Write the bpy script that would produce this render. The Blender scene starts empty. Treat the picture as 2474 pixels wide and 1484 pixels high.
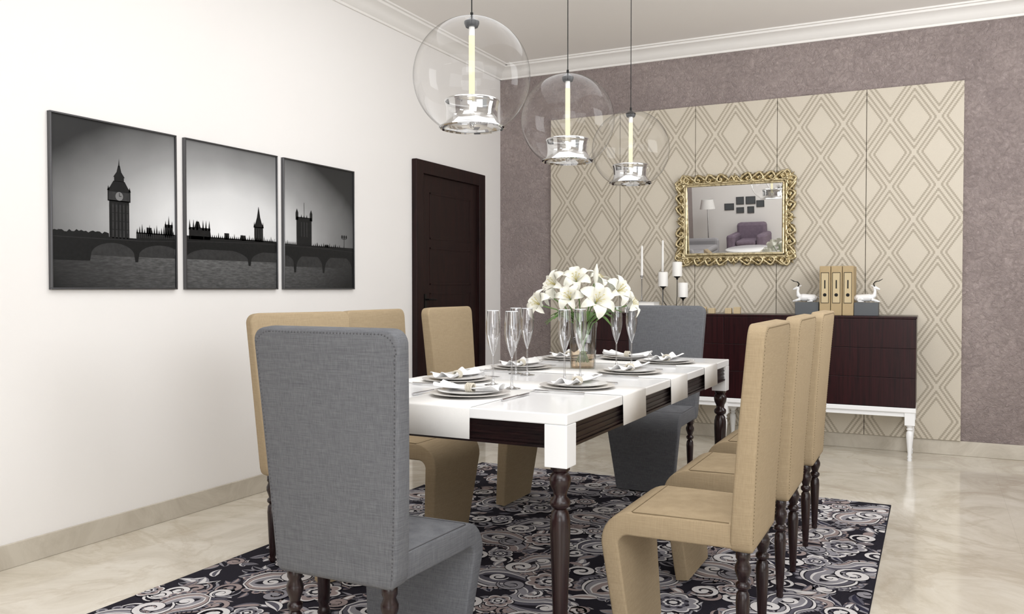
import bpy, math, random
from mathutils import Vector, Matrix, Quaternion
random.seed(7)
S=bpy.context.scene
COL=S.collection
try:
    S.view_settings.view_transform='Standard'
except Exception: pass
pi=math.pi
def lin(c):
    c=c/255.0
    return c/12.92 if c<=.04045 else ((c+.055)/1.055)**2.4
def rgb(r,g,b): return (lin(r),lin(g),lin(b),1)
# ---------------------------------------------------------------- materials
class NT:
    def __init__(s,name):
        s.m=bpy.data.materials.new(name); s.m.use_nodes=True
        s.t=s.m.node_tree; s.b=s.t.nodes['Principled BSDF']; s.out=s.t.nodes['Material Output']
    def n(s,typ,**k):
        x=s.t.nodes.new(typ)
        for a,v in k.items(): setattr(x,a,v)
        return x
    def l(s,a,b): s.t.links.new(a,b)
    def math(s,op,a,b=None,c=None):
        x=s.n('ShaderNodeMath',operation=op)
        for i,v in enumerate((a,b,c)):
            if v is None: continue
            if isinstance(v,(int,float)): x.inputs[i].default_value=v
            else: s.l(v,x.inputs[i])
        return x.outputs[0]
    def mix(s,f,a,b):
        x=s.n('ShaderNodeMix',data_type='RGBA')
        for i,v in ((0,f),(6,a),(7,b)):
            if isinstance(v,(int,float)): x.inputs[i].default_value=v
            elif isinstance(v,tuple): x.inputs[i].default_value=v
            else: s.l(v,x.inputs[i])
        return x.outputs[2]
    def ramp(s,f,stops,interp='LINEAR'):
        x=s.n('ShaderNodeValToRGB'); x.color_ramp.interpolation=interp
        el=x.color_ramp.elements
        while len(el)<len(stops): el.new(.5)
        for e,(p,c) in zip(el,stops):
            e.position=p; e.color=c if len(c)==4 else (*c,1)
        s.l(f,x.inputs[0]); return x.outputs[0]
    def coord(s,kind='Object',scale=(1,1,1)):
        if kind=='World':
            o=s.n('ShaderNodeNewGeometry').outputs['Position']
        else: o=s.n('ShaderNodeTexCoord').outputs[kind]
        mp=s.n('ShaderNodeMapping'); mp.inputs['Scale'].default_value=scale
        s.l(o,mp.inputs[0]); return mp.outputs[0]
    def noise(s,vec,scale,detail=3,rough=.5,dist=0):
        x=s.n('ShaderNodeTexNoise'); x.inputs['Scale'].default_value=scale
        x.inputs['Detail'].default_value=detail; x.inputs['Roughness'].default_value=rough
        x.inputs['Distortion'].default_value=dist
        s.l(vec,x.inputs['Vector']); return x.outputs[0]
    def bump(s,h,st,dist=.01):
        x=s.n('ShaderNodeBump'); x.inputs['Strength'].default_value=st; x.inputs['Distance'].default_value=dist
        s.l(h,x.inputs['Height']); s.l(x.outputs[0],s.b.inputs['Normal'])
    def set(s,**k):
        for a,v in k.items():
            i=s.b.inputs[a.replace('_',' ')]
            if isinstance(v,(int,float,tuple)): i.default_value=v
            else: s.l(v,i)
def sc(c,f): return (min(1,c[0]*f),min(1,c[1]*f),min(1,c[2]*f),1)
def mat(name,c,rough=.5,metal=0,var=.05,scale=8,bump=0,bscale=60,stretch=(1,1,1),spec=.5,coat=0):
    t=NT(name); v=t.coord('Object',stretch)
    n=t.noise(v,scale)
    t.set(Base_Color=t.mix(n,sc(c,1-var),sc(c,1+var)),Roughness=rough,Metallic=metal)
    t.b.inputs['Specular IOR Level'].default_value=spec
    t.b.inputs['Coat Weight'].default_value=coat
    if bump: t.bump(t.noise(v,bscale),bump,.004)
    return t.m
def thin_glass(name,refl=1.0,tint=(.97,.97,.97,1),edge=(.55,.55,.55,1),base=0.0,epow=6.0,rpow=3.0):
    t=NT(name); t.t.nodes.remove(t.b)
    lw=t.n('ShaderNodeLayerWeight'); lw.inputs[0].default_value=.5
    f=t.math('POWER',lw.outputs['Facing'],rpow)
    nz=t.noise(t.coord('Object'),3)
    f2=t.math('ADD',t.math('MULTIPLY',f,.75*refl),base+.035)
    f2=t.math('MINIMUM',t.math('ADD',f2,t.math('MULTIPLY',nz,.01)),.95)
    col=t.mix(t.math('POWER',lw.outputs['Facing'],epow),tint,edge)
    tr=t.n('ShaderNodeBsdfTransparent'); t.l(col,tr.inputs[0])
    gl=t.n('ShaderNodeBsdfGlossy'); gl.inputs['Roughness'].default_value=.01
    mx=t.n('ShaderNodeMixShader'); t.l(f2,mx.inputs[0]); t.l(tr.outputs[0],mx.inputs[1]); t.l(gl.outputs[0],mx.inputs[2])
    t.l(mx.outputs[0],t.out.inputs[0]); return t.m

m_white_wall=mat('white_paint',rgb(237,234,231),.7,var=.012,scale=2,bump=.05,bscale=120)
m_ceiling=mat('ceiling_paint',rgb(240,236,232),.8,var=.01,scale=2)
m_cornice=mat('cornice_plaster',rgb(238,235,231),.7,var=.01)
def mk_mauve():
    t=NT('mauve_textured_plaster'); v=t.coord('World')
    n=t.noise(v,1.8,4,.6,.6); n2=t.noise(v,24,5,.65,2.2); n3=t.noise(v,60,3,.6,1.0)
    c=t.mix(t.ramp(n,[(.35,(0,0,0)),(.65,(1,1,1))]),rgb(154,141,138),rgb(174,160,156))
    c=t.mix(t.math('MULTIPLY',t.ramp(n2,[(.40,(0,0,0)),(.62,(1,1,1))]),.45),c,rgb(134,121,120))
    t.set(Base_Color=c,Roughness=.42); t.bump(t.math('ADD',n2,t.math('MULTIPLY',n3,.5)),.9,.02); return t.m
m_mauve=mk_mauve()
def mk_marble():
    t=NT('beige_marble'); v=t.coord('World')
    n=t.noise(v,.9,8,.6,1.4); n2=t.noise(v,2.2,10,.68,1.4)
    vein=t.math('ABSOLUTE',t.math('SUBTRACT',n,.5))
    c=t.ramp(n2,[(.32,rgb(194,184,167)),(.5,rgb(215,207,192)),(.7,rgb(229,223,211))])
    c=t.mix(t.math('MULTIPLY',t.ramp(vein,[(0,(1,1,1)),(.03,(0,0,0))]),.45),c,rgb(190,177,157))
    sp=t.n('ShaderNodeSeparateXYZ'); t.l(v,sp.inputs[0])
    jx=t.math('LESS_THAN',t.math('ABSOLUTE',t.math('SUBTRACT',t.math('FRACT',t.math('ADD',t.math('MULTIPLY',sp.outputs[0],.8333),.2)),.5)),.001)
    jy=t.math('LESS_THAN',t.math('ABSOLUTE',t.math('SUBTRACT',t.math('FRACT',t.math('ADD',t.math('MULTIPLY',sp.outputs[1],.8333),.1)),.5)),.001)
    j=t.math('MULTIPLY',t.math('MAXIMUM',jx,jy),.25)
    c=t.mix(j,c,rgb(165,155,140))
    t.set(Base_Color=c,Roughness=.1); return t.m
m_marble=mk_marble()
def mk_base():
    t=NT('beige_marble_skirting'); v=t.coord('World')
    n2=t.noise(v,2.5,8,.7,2)
    t.set(Base_Color=t.ramp(n2,[(.3,rgb(178,169,154)),(.6,rgb(200,192,178))]),Roughness=.25); return t.m
m_skirt=mk_base()
def mk_panel():
    t=NT('beige_ikat_diamond_wallpaper')
    g=t.n('ShaderNodeNewGeometry'); sp=t.n('ShaderNodeSeparateXYZ'); t.l(g.outputs['Position'],sp.inputs[0])
    N=40; q=.316/N; qz=.48/N
    X=t.math('MULTIPLY',t.math('ADD',t.math('FLOOR',t.math('MULTIPLY',t.math('ADD',sp.outputs[0],2.985),1/q)),.5),q)
    Z=t.math('MULTIPLY',t.math('ADD',t.math('FLOOR',t.math('MULTIPLY',sp.outputs[2],1/qz)),.5),qz)
    u=t.math('MULTIPLY',t.math('ABSOLUTE',t.math('SUBTRACT',t.math('FRACT',t.math('MULTIPLY',X,1/.316)),.5)),2)
    w=t.math('MULTIPLY',t.math('ABSOLUTE',t.math('SUBTRACT',t.math('FRACT',t.math('MULTIPLY',Z,1/.48)),.5)),2)
    d=t.math('ADD',u,w)
    a=t.math('ABSOLUTE',t.math('SUBTRACT',d,1.0))
    b1=t.math('LESS_THAN',t.math('ABSOLUTE',t.math('SUBTRACT',a,.125)),.06)
    b2=t.math('LESS_THAN',t.math('ABSOLUTE',t.math('SUBTRACT',a,.325)),.035)
    band=t.math('MULTIPLY',t.math('MAXIMUM',b1,b2),.92)
    wv=t.noise(t.coord('World'),220,2)
    c=t.mix(band,rgb(206,197,181),rgb(164,154,137))
    c=t.mix(t.math('MULTIPLY',wv,.18),c,rgb(152,143,126))
    t.set(Base_Color=c,Roughness=.6); t.bump(wv,.15,.003); return t.m
m_panel=mk_panel()
def mk_fabric(name,c,dark,streak):
    t=NT(name); v=t.coord('Object')
    h=t.noise(t.coord('Object',(6,6,170)),3,3,.6); w=t.noise(t.coord('Object',(170,170,6)),3,3,.6)
    f=t.math('MULTIPLY',t.math('ADD',h,w),.5)
    f=t.ramp(f,[(.36,(0,0,0)),(.64,(1,1,1))])
    t.set(Base_Color=t.mix(t.math('MULTIPLY',f,streak),c,dark),Roughness=.85)
    t.b.inputs['Specular IOR Level'].default_value=.25
    t.bump(f,.25,.002); return t.m
m_tan=mk_fabric('tan_linen',rgb(172,153,124),rgb(141,123,96),.6)
m_gray=mk_fabric('grey_linen',rgb(115,116,119),rgb(78,79,84),.75)
def mk_wood(name,a,b,rough,stretch=(12,12,1.2),spec=.35):
    t=NT(name); v=t.coord('Object',stretch)
    n=t.noise(v,3,6,.65,1.2)
    t.set(Base_Color=t.ramp(n,[(.35,a),(.62,b)]),Roughness=rough); t.b.inputs['Specular IOR Level'].default_value=spec
    return t.m
m_maho=mk_wood('dark_espresso_wood',rgb(24,11,12),rgb(40,20,20),.25,spec=.5)
m_cab=mk_wood('mahogany_veneer',rgb(24,8,11),rgb(46,16,19),.28,(22,2,.8),.25)
m_door=mk_wood('dark_door_wood',rgb(22,11,11),rgb(37,18,17),.45,(10,10,1),.22)
m_ebony=mk_wood('ebony_apron',rgb(14,8,9),rgb(34,18,18),.3,(2,2,20))
m_lacq=mat('white_lacquer',rgb(239,239,239),.16,var=.008)
m_cloth=mat('white_linen_cloth',rgb(229,227,224),.85,var=.03,scale=30,bump=.12,bscale=400)
m_napkin=mat('white_napkin_cotton',rgb(234,233,232),.8,var=.03,scale=20,bump=.15,bscale=300)
m_porc=mat('white_porcelain',rgb(234,233,232),.12,var=.01)
m_charger=mat('pearl_grey_charger',rgb(206,202,197),.25,var=.03)
m_rope=mat('beige_rope',rgb(198,191,176),.8,var=.12,scale=90,bump=.5,bscale=200)
m_silver=mat('polished_silver',rgb(200,200,202),.15,1,var=.02)
m_black=mat('black_metal',rgb(22,22,23),.35,.6,var=.1)
m_frame=mat('gunmetal_frame',rgb(96,96,98),.28,.9,var=.1)
m_gold=NT('antique_gold')
_n=m_gold.noise(m_gold.coord('Object'),45,4)
m_gold.set(Base_Color=m_gold.ramp(_n,[(.3,rgb(126,110,78)),(.55,rgb(204,190,154))]),Metallic=.8,Roughness=.34)
m_gold=m_gold.m
m_mirror=mat('mirror_silvering',rgb(240,240,238),.0,1,var=.004)
m_glass=thin_glass('clear_blown_glass',.58,(.992,.992,.992,1),(.4,.4,.4,1),-.02,9,3.8)
m_flute=thin_glass('flute_crystal',1.2,(.93,.93,.94,1),(.22,.22,.24,1),.12,2.6,1.5)
m_fluterim=mat('painted_rim_glint',rgb(232,234,236),.1,var=.01)  # opaque white stands in for the bright glint along the glass rim
m_vase=thin_glass('vase_glass',1.0,(.93,.95,.93,1),(.35,.37,.35,1),.05,3)
m_ambg=thin_glass('amber_vase_glass',.8,(.92,.80,.68,1),(.6,.44,.32,1),.04,2)
m_collar=thin_glass('smoked_mirror_glass',1.0,(.6,.6,.6,1),(.08,.08,.08,1),.46,2,2)
m_candle=mat('white_wax',rgb(240,238,234),.5,var=.02)
m_greybox=mat('charcoal_box',rgb(82,85,88),.5,var=.04)
m_binder=mat('kraft_binder_board',rgb(172,150,112),.6,var=.05,scale=40)
m_binder_l=mat('kraft_label',rgb(192,174,138),.6,var=.04)
m_book=mat('white_book_cover',rgb(228,227,225),.5,var=.04)
m_woodblk=mat('pale_wood',rgb(196,176,140),.55,var=.1,stretch=(20,2,2))
m_petal=mat('lily_petal',rgb(222,220,208),.6,var=.06,scale=30)
m_stem=mat('lily_stem_green',rgb(96,128,66),.5,var=.2,scale=20)
m_anther=mat('anther_orange',rgb(190,178,112),.7,var=.2)
m_stud_g=mat('grey_stitch',rgb(72,72,75),.6)
m_stud_t=mat('tan_stitch',rgb(112,94,66),.6)
m_fixt=mat('white_tube_end',rgb(235,235,232),.3)
def emis(name,c,st):
    t=NT(name); n=t.noise(t.coord('Object'),6)
    t.set(Base_Color=(.05,.05,.04,1)); t.b.inputs['Emission Strength'].default_value=st
    t.b.inputs['Specular IOR Level'].default_value=0
    t.l(t.mix(n,c,sc(c,.97)),t.b.inputs['Emission Color']); return t.m
m_tube=emis('warm_glowing_tube',(1,.92,.62,1),1.08)
# ---------------------------------------------------------------- mesh helper
class MB:
    def __init__(s): s.v=[];s.f=[];s.m=[]
    def add(s,vs,fs,mi=0):
        o=len(s.v); s.v+= [tuple(p) for p in vs]; s.f+=[tuple(i+o for i in f) for f in fs]; s.m+=[mi]*len(fs)
    def box(s,x0,x1,y0,y1,z0,z1,mi=0):
        s.add([(x0,y0,z0),(x1,y0,z0),(x1,y1,z0),(x0,y1,z0),(x0,y0,z1),(x1,y0,z1),(x1,y1,z1),(x0,y1,z1)],
              [(0,3,2,1),(4,5,6,7),(0,1,5,4),(1,2,6,5),(2,3,7,6),(3,0,4,7)],mi)
    def lathe(s,prof,cx=0,cy=0,z0=0,seg=24,mi=0):
        vs=[];fs=[];n=len(prof)
        for r,z in prof:
            for i in range(seg):
                a=2*pi*i/seg; vs.append((cx+r*math.cos(a),cy+r*math.sin(a),z0+z))
        for j in range(n-1):
            for i in range(seg):
                k=(i+1)%seg
                fs.append((j*seg+i,j*seg+k,(j+1)*seg+k,(j+1)*seg+i))
        s.add(vs,fs,mi)
    def tube(s,pts,rad,seg=8,mi=0,flat=1.0,closed=False):
        pts=[Vector(p) for p in pts]; n=len(pts)
        if not hasattr(rad,'__len__'): rad=[rad]*n
        T=[]
        for i in range(n):
            a=pts[(i-1)%n] if (closed or i>0) else pts[0]; b=pts[(i+1)%n] if (closed or i<n-1) else pts[-1]
            d=(b-a); T.append(d.normalized() if d.length>1e-9 else Vector((0,0,1)))
        up=Vector((0,0,1)) if abs(T[0].z)<.9 else Vector((1,0,0))
        N=(up-T[0]*up.dot(T[0])).normalized()
        vs=[];fs=[]
        for i in range(n):
            if i>0:
                N=(N-T[i]*N.dot(T[i]));
                N=N.normalized() if N.length>1e-6 else Vector((1,0,0))
            B=T[i].cross(N)
            for k in range(seg):
                a=2*pi*k/seg
                vs.append(pts[i]+N*(rad[i]*math.cos(a)*flat)+B*(rad[i]*math.sin(a)))
        for i in range(n if closed else n-1):
            j=(i+1)%n
            for k in range(seg):
                q=(k+1)%seg; fs.append((i*seg+k,i*seg+q,j*seg+q,j*seg+k))
        if not closed:
            fs.append(tuple(reversed(range(seg)))); fs.append(tuple((n-1)*seg+k for k in range(seg)))
        s.add(vs,fs,mi)
    def sphere(s,c,r,seg=12,rings=8,mi=0,sz=1):
        prof=[(max(1e-5,r*math.sin(pi*j/rings)),-r*sz*math.cos(pi*j/rings)) for j in range(rings+1)]
        s.lathe(prof,c[0],c[1],c[2],seg,mi)
    def sweep(s,st,mi=0,rad=.012,cs=3):
        n=len(st); vs=[];fs=[]
        for i,(y,z,w,t) in enumerate(st):
            a=st[max(0,i-1)]; b=st[min(n-1,i+1)]
            ty,tz=b[0]-a[0],b[1]-a[1]; L=math.hypot(ty,tz) or 1; ty/=L;tz/=L
            ny,nz=-tz,ty
            hw,ht=w/2,t/2; r=min(rad,hw*.95,ht*.95); sec=[]
            for (sx,sy,a0) in ((1,1,0),(-1,1,pi/2),(-1,-1,pi),(1,-1,3*pi/2)):
                for k in range(cs+1):
                    an=a0+pi/2*k/cs
                    sec.append((sx*(hw-r)+r*math.cos(an),sy*(ht-r)+r*math.sin(an)))
            for px,pn in sec: vs.append((px,y+ny*pn,z+nz*pn))
        m=4*(cs+1)
        for i in range(n-1):
            for k in range(m):
                q=(k+1)%m; fs.append((i*m+k,i*m+q,(i+1)*m+q,(i+1)*m+k))
        fs.append(tuple(reversed(range(m)))); fs.append(tuple((n-1)*m+k for k in range(m)))
        s.add(vs,fs,mi)
    def obj(s,name,mats,parent=None,smooth=True,ang=35,bevel=0,loc=(0,0,0),rot=None,label=None,cat=None,group=None,kind=None,solid=0,bseg=2,fixn=True):
        me=bpy.data.meshes.new(name); me.from_pydata(s.v,[],s.f)
        if not isinstance(mats,(list,tuple)): mats=[mats]
        for m in mats: me.materials.append(m)
        for p,mi in zip(me.polygons,s.m): p.material_index=mi
        if fixn:
            import bmesh
            bm=bmesh.new(); bm.from_mesh(me); bmesh.ops.recalc_face_normals(bm,faces=bm.faces); bm.to_mesh(me); bm.free()
        if smooth:
            for p in me.polygons: p.use_smooth=True
            try: me.set_sharp_from_angle(angle=math.radians(ang))
            except Exception: pass
        me.update()
        o=bpy.data.objects.new(name,me); COL.objects.link(o)
        o.location=loc
        if rot: o.rotation_euler=rot
        if parent: o.parent=parent
        if bevel:
            b=o.modifiers.new('bevel','BEVEL'); b.width=bevel; b.segments=bseg; b.limit_method='ANGLE'; b.angle_limit=math.radians(40)
        if solid:
            b=o.modifiers.new('solid','SOLIDIFY'); b.thickness=solid; b.offset=1
        tag(o,label,cat,group,kind); return o
def tag(o,label=None,cat=None,group=None,kind=None):
    if label:o['label']=label
    if cat:o['category']=cat
    if group:o['group']=group
    if kind:o['kind']=kind
def empty(name,loc,rotz=0,**k):
    o=bpy.data.objects.new(name,None); o.empty_display_size=.1; COL.objects.link(o)
    o.location=loc; o.rotation_euler=(0,0,rotz); tag(o,k.get('label'),k.get('cat'),k.get('group'),k.get('kind')); return o
def dup(o,loc=None,rotz=None,parent=None,label=None):
    c=o.copy(); COL.objects.link(c)
    if parent is not None: c.parent=parent
    if loc is not None: c.location=loc
    if rotz is not None: c.rotation_euler=(0,0,rotz)
    if label: c['label']=label
    for ch in list(o.children): dup(ch,parent=c)
    return c
def bx(name,x0,x1,y0,y1,z0,z1,m,**k):
    b=MB(); b.box(x0,x1,y0,y1,z0,z1); k.setdefault('smooth',False); return b.obj(name,m,**k)
# ---------------------------------------------------------------- shell
XL=-3.49; YB=6.75; H=3.15
st=dict(kind='structure')
bx('floor',-4.9,3.1,-5.1,6.85,-.1,0,m_marble,**st)
bx('ceiling',-4.9,3.1,-5.1,6.85,H,H+.1,m_ceiling,**st)
bx('wall_left',XL-.1,XL,.9,6.85,0,H,m_white_wall,**st)
bx('wall_back',XL,3.1,YB,YB+.1,0,H,m_mauve,**st)
bx('wall_return',-4.85,XL,.8,.9,0,H,m_white_wall,**st)
bx('wall_lounge',-4.85,-4.75,-5.1,.8,0,H,m_mauve,**st)
bx('wall_front',-4.75,3.1,-5.1,-5,0,H,m_white_wall,**st)
bx('wall_right',3.0,3.1,-5,YB,0,H,m_white_wall,**st)
bx('baseboard_left',XL,XL+.014,.9,5.311,0,.104,m_skirt,bevel=.003,**st)
bx('baseboard_left_corner',XL,XL+.014,6.39,YB-.014,0,.104,m_skirt,bevel=.003,**st)
bx('baseboard_back',XL+.014,3.0,YB-.014,YB,0,.104,m_skirt,bevel=.003,**st)
prof=[(0,-.11),(.014,-.11),(.016,-.095),(.03,-.09),(.045,-.06),(.075,-.035),(.11,-.026),(.115,-.012),(.135,-.012),(.135,0),(0,0)]
def cornice(name,f,a,b):
    m=MB(); n=len(prof)
    m.add([f(d,a,z) for d,z in prof]+[f(d,b,z) for d,z in prof],[(i,(i+1)%n,n+(i+1)%n,n+i) for i in range(n)])
    m.obj(name,m_cornice,kind='structure',ang=45)
cornice('trim_1',lambda d,t,z:(XL+d,t,H+z),.9,YB)
cornice('trim_2',lambda d,t,z:(t,YB-d,H+z),XL,3.0)
# door on left wall
D=empty('door_1',(XL,5.85,0),kind='structure',label='dark wooden interior door with moulded panels and frame')
m=MB(); y0,y1=-.538,.538
m.box(0,.045,y0,y0+.1,0,2.15); m.box(0,.045,y1-.1,y1,0,2.15); m.box(0,.045,y0+.1,y1-.1,2.05,2.15)
m.obj('door_frame',m_door,parent=D,smooth=False,bevel=.006)
m=MB(); m.box(0.0,.018,y0+.1,y1-.1,.005,2.05)
for z0,z1 in ((.15,.62),(.68,1.15),(1.21,1.5),(1.56,1.92)):
    a,b=y0+.22,y1-.22
    for bb in ((a,b,z0,z0+.014),(a,b,z1-.014,z1),(a,a+.014,z0,z1),(b-.014,b,z0,z1)):
        m.box(.018,.0205,*bb)
m.obj('door_leaf',m_door,parent=D,smooth=False,bevel=.0012)
m=MB(); m.box(.018,.024,y0+.14,y0+.17,1.02,1.14); m.tube([(.02,y0+.155,1.1),(.055,y0+.155,1.1),(.06,y0+.168,1.1),(.06,y0+.25,1.097)],.006,8)
m.obj('door_handle',m_black,parent=D)
for i in range(5):
    a=-2.985+i*.632
    bx('wall_panel',a+.002,a+.630,YB-.03,YB,.106,2.637,m_panel,bevel=.002,label='beige wall panel with stepped diamond ikat pattern',cat='wall panel',group='patterned panels on the mauve wall')
# ---------------------------------------------------------------- rug (woven motifs kept inside the one rug mesh)
def rugmat(name,c):
    t=NT(name); v=t.coord('World'); p=t.noise(v,240,2)
    t.set(Base_Color=t.mix(t.math('MULTIPLY',p,.5),sc(c,1.12),sc(c,.74)),Roughness=.95); t.b.inputs['Specular IOR Level'].default_value=.1
    t.bump(p,.5,.004); return t.m
RM=[rugmat('rug_black',rgb(38,36,44)),rugmat('rug_offwhite',rgb(212,209,209)),rugmat('rug_grey',rgb(142,140,146)),rugmat('rug_mauve',rgb(154,140,138)),rugmat('rug_charcoal',rgb(92,90,100)),rugmat('rug_navy',rgb(46,46,62))]
K,W_,G_,M_,C_,N_=range(6)
RX0,RX1,RY0,RY1=-2.73,-.2,1.95,5.01
rg=MB(); rg.box(RX0,RX1,RY0,RY1,.0005,.0055,K)
def rclamp(x,y): return (min(RX1-.004,max(RX0+.004,x)),min(RY1-.004,max(RY0+.004,y)))
def inr(x,y,d=.03): return RX0+d*0<x<RX1 and RY0<y<RY1
def strip(sp,wd,mi,layer):
    z=.0056+layer*.00004; n=len(sp); vs=[]
    for i in range(n):
        a=sp[max(0,i-1)];b=sp[min(n-1,i+1)]; tx,ty=b[0]-a[0],b[1]-a[1]; L=math.hypot(tx,ty) or 1
        nx,ny=-ty/L,tx/L
        for s_ in (-1,1):
            x,y=rclamp(sp[i][0]+nx*wd[i]*s_,sp[i][1]+ny*wd[i]*s_); vs.append((x,y,z))
    rg.add(vs,[(2*i,2*i+2,2*i+3,2*i+1) for i in range(n-1)],mi)
def blob(x,y,fn,mi,layer,n=28):
    if not inr(x,y): return
    z=.0056+layer*.00004; vs=[(x,y,z)]
    for i in range(n):
        a=2*pi*i/n; r=fn(a); px,py=rclamp(x+r*math.cos(a),y+r*math.sin(a)); vs.append((px,py,z))
    rg.add(vs,[(0,1+i,1+(i+1)%n) for i in range(n)],mi)
def scroll_(x,y,R,rot,hand,mi,ly,w_,turns=1.6,edge=None):
    n=26;P=[];Wd=[]
    for i in range(n+1):
        f=i/n;a=rot+hand*turns*2*pi*(1-f);r=R*(.12+.88*f**.9)
        P.append((x+r*math.cos(a),y+r*math.sin(a)));Wd.append(w_*(.9+.8*math.sin(pi*f))*(1-.6*f**4))
    if edge is not None: strip(P,[q+.0035 for q in Wd],edge,ly-1)
    strip(P,Wd,mi,ly)
    blob(P[0][0],P[0][1],lambda a:w_*2.0,mi,ly+1,12)
def paisley(x,y,L,rot,hand,pal,ly):
    P=[];a=rot;px,py=x,y; n=22
    for i in range(n+1):
        P.append((px,py)); f=i/n
        a+=hand*(.02+.34*f**2.2); px+=L/n*math.cos(a);py+=L/n*math.sin(a)
    sp=P
    def wdt(n,R):
        o=[]
        for i in range(n+1):
            f=i/n
            if f<.32: q=(f-.32)/.32; w_=math.sqrt(max(0,1-q*q))
            else: w_=(1-(f-.32)/.68)**.85
            o.append(max(.001,R*w_))
        return o
    R=L*.30
    W0=wdt(22,R)
    for i in range(1,20,2):
        a=sp[i-1];b=sp[i+1];tx,ty=b[0]-a[0],b[1]-a[1];l=math.hypot(tx,ty);nx,ny=-ty/l,tx/l
        for s_ in (-1,1):
            bx_,by=sp[i][0]+nx*s_*(W0[i]+.012),sp[i][1]+ny*s_*(W0[i]+.012)
            r=.021*(1-.4*i/22)
            blob(bx_,by,lambda a,r=r:r,pal[1],ly,10); blob(bx_,by,lambda a,r=r:r*.55,pal[4],ly+1,10)
    for k,(f,mi) in enumerate(((1.06,K),(1.0,pal[0]),(.89,K),(.84,pal[1]),(.62,pal[0]),(.53,pal[2]),(.22,K))):
        off=(1-f)*.5*L*.30 if f<1 else 0
        c,s_=math.cos(rot),math.sin(rot)
        sp2=[(px+c*off,py+s_*off) for px,py in sp]
        n2=22 if f>.8 else (19 if f>.4 else 15)
        strip(sp2[:n2+1],wdt(n2,R*f),mi,ly+2+k)
    cx_,cy_=x+L*.3*math.cos(rot),y+L*.3*math.sin(rot)
    scroll_(cx_,cy_,R*.36,rot,hand,pal[0],ly+10,.006,1.3)
def leafr(x,y,L,rot,hand,mo,mi_,ly):
    n=10;P=[];a=rot;px,py=x,y
    for i in range(n+1):
        P.append((px,py)); a+=hand*.11; px+=L/n*math.cos(a);py+=L/n*math.sin(a)
    W0=[max(.0008,L*.2*math.sin(pi*(i/n)**.8)) for i in range(n+1)]
    strip(P,[q+.002 for q in W0],K,ly); strip(P,W0,mo,ly+1); strip(P,[q*.45 for q in W0],mi_,ly+2)
def rosette(x,y,R,pal,n,ly,rot=0):
    for k,(f,mi,am) in enumerate(((1.08,K,.22),(1.0,pal[0],.24),(.9,pal[1],.26),(.62,K,.26),(.57,pal[2],.28),(.4,pal[0],.2),(.30,K,.2),(.16,pal[0],0))):
        blob(x,y,lambda a,f=f,am=am:R*f*(1-am+am*abs(math.cos((a+rot+(k>3)*pi/n)*n/2))**.7),mi,ly+k,72)
rr=random.Random(11)
for i in range(1500):
    x=rr.uniform(RX0,RX1);y=rr.uniform(RY0,RY1)
    leafr(x,y,rr.uniform(.06,.13),rr.uniform(0,6.28),rr.choice((-1,1)),rr.choice((G_,W_,M_,G_,C_,G_)),rr.choice((C_,M_,N_,W_,K)),1+3*(i%6))
for i in range(330):
    x=rr.uniform(RX0,RX1);y=rr.uniform(RY0,RY1)
    scroll_(x,y,rr.uniform(.035,.065),rr.uniform(0,6.28),rr.choice((-1,1)),rr.choice((W_,G_,M_,W_)),22+2*(i%3),.0068,1.4,K)
PAL=[(W_,G_,M_,M_,C_),(W_,M_,G_,G_,C_),(W_,G_,C_,G_,M_),(W_,C_,G_,W_,G_)]
TX,TY=.506,.51
for i in range(6):
    for j in range(7):
        ox=RX0+TX*(i-.1)+(TX/2 if j%2 else 0); oy=RY0+TY*(j-.05)
        if ox>RX1: continue
        p=PAL[(i*2+j)%4]; p2=PAL[(i+j*3+1)%4]
        fl=1 if (i+j)%2 else -1
        a=rr.uniform(-.3,.3)
        paisley(ox+.08,oy+.07,.38,.9*fl+a+(0 if fl>0 else 1.0),fl,p,32)
        paisley(ox+.33,oy+.42,.31,3.9+a,-fl,p2,46)
        rosette(ox+.40,oy+.13,.10,PAL[(i+j)%3],8,62,a)
        rosette(ox+.06,oy+.36,.06,PAL[(i+j+1)%3],6,72,a)
        scroll_(ox+.22,oy+.24,.078,a+1,fl,W_,82,.009,1.5,K)
        scroll_(ox+.28,oy+.03,.058,a+3,-fl,G_,85,.008,1.3,K)
        scroll_(ox+.47,oy+.30,.062,a+4,fl,W_,88,.008,1.4,K)
rg.obj('area_rug',RM,smooth=False,fixn=False,label='large paisley rug in black, grey, mauve and white',cat='rug')
RZ=.0092
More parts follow.
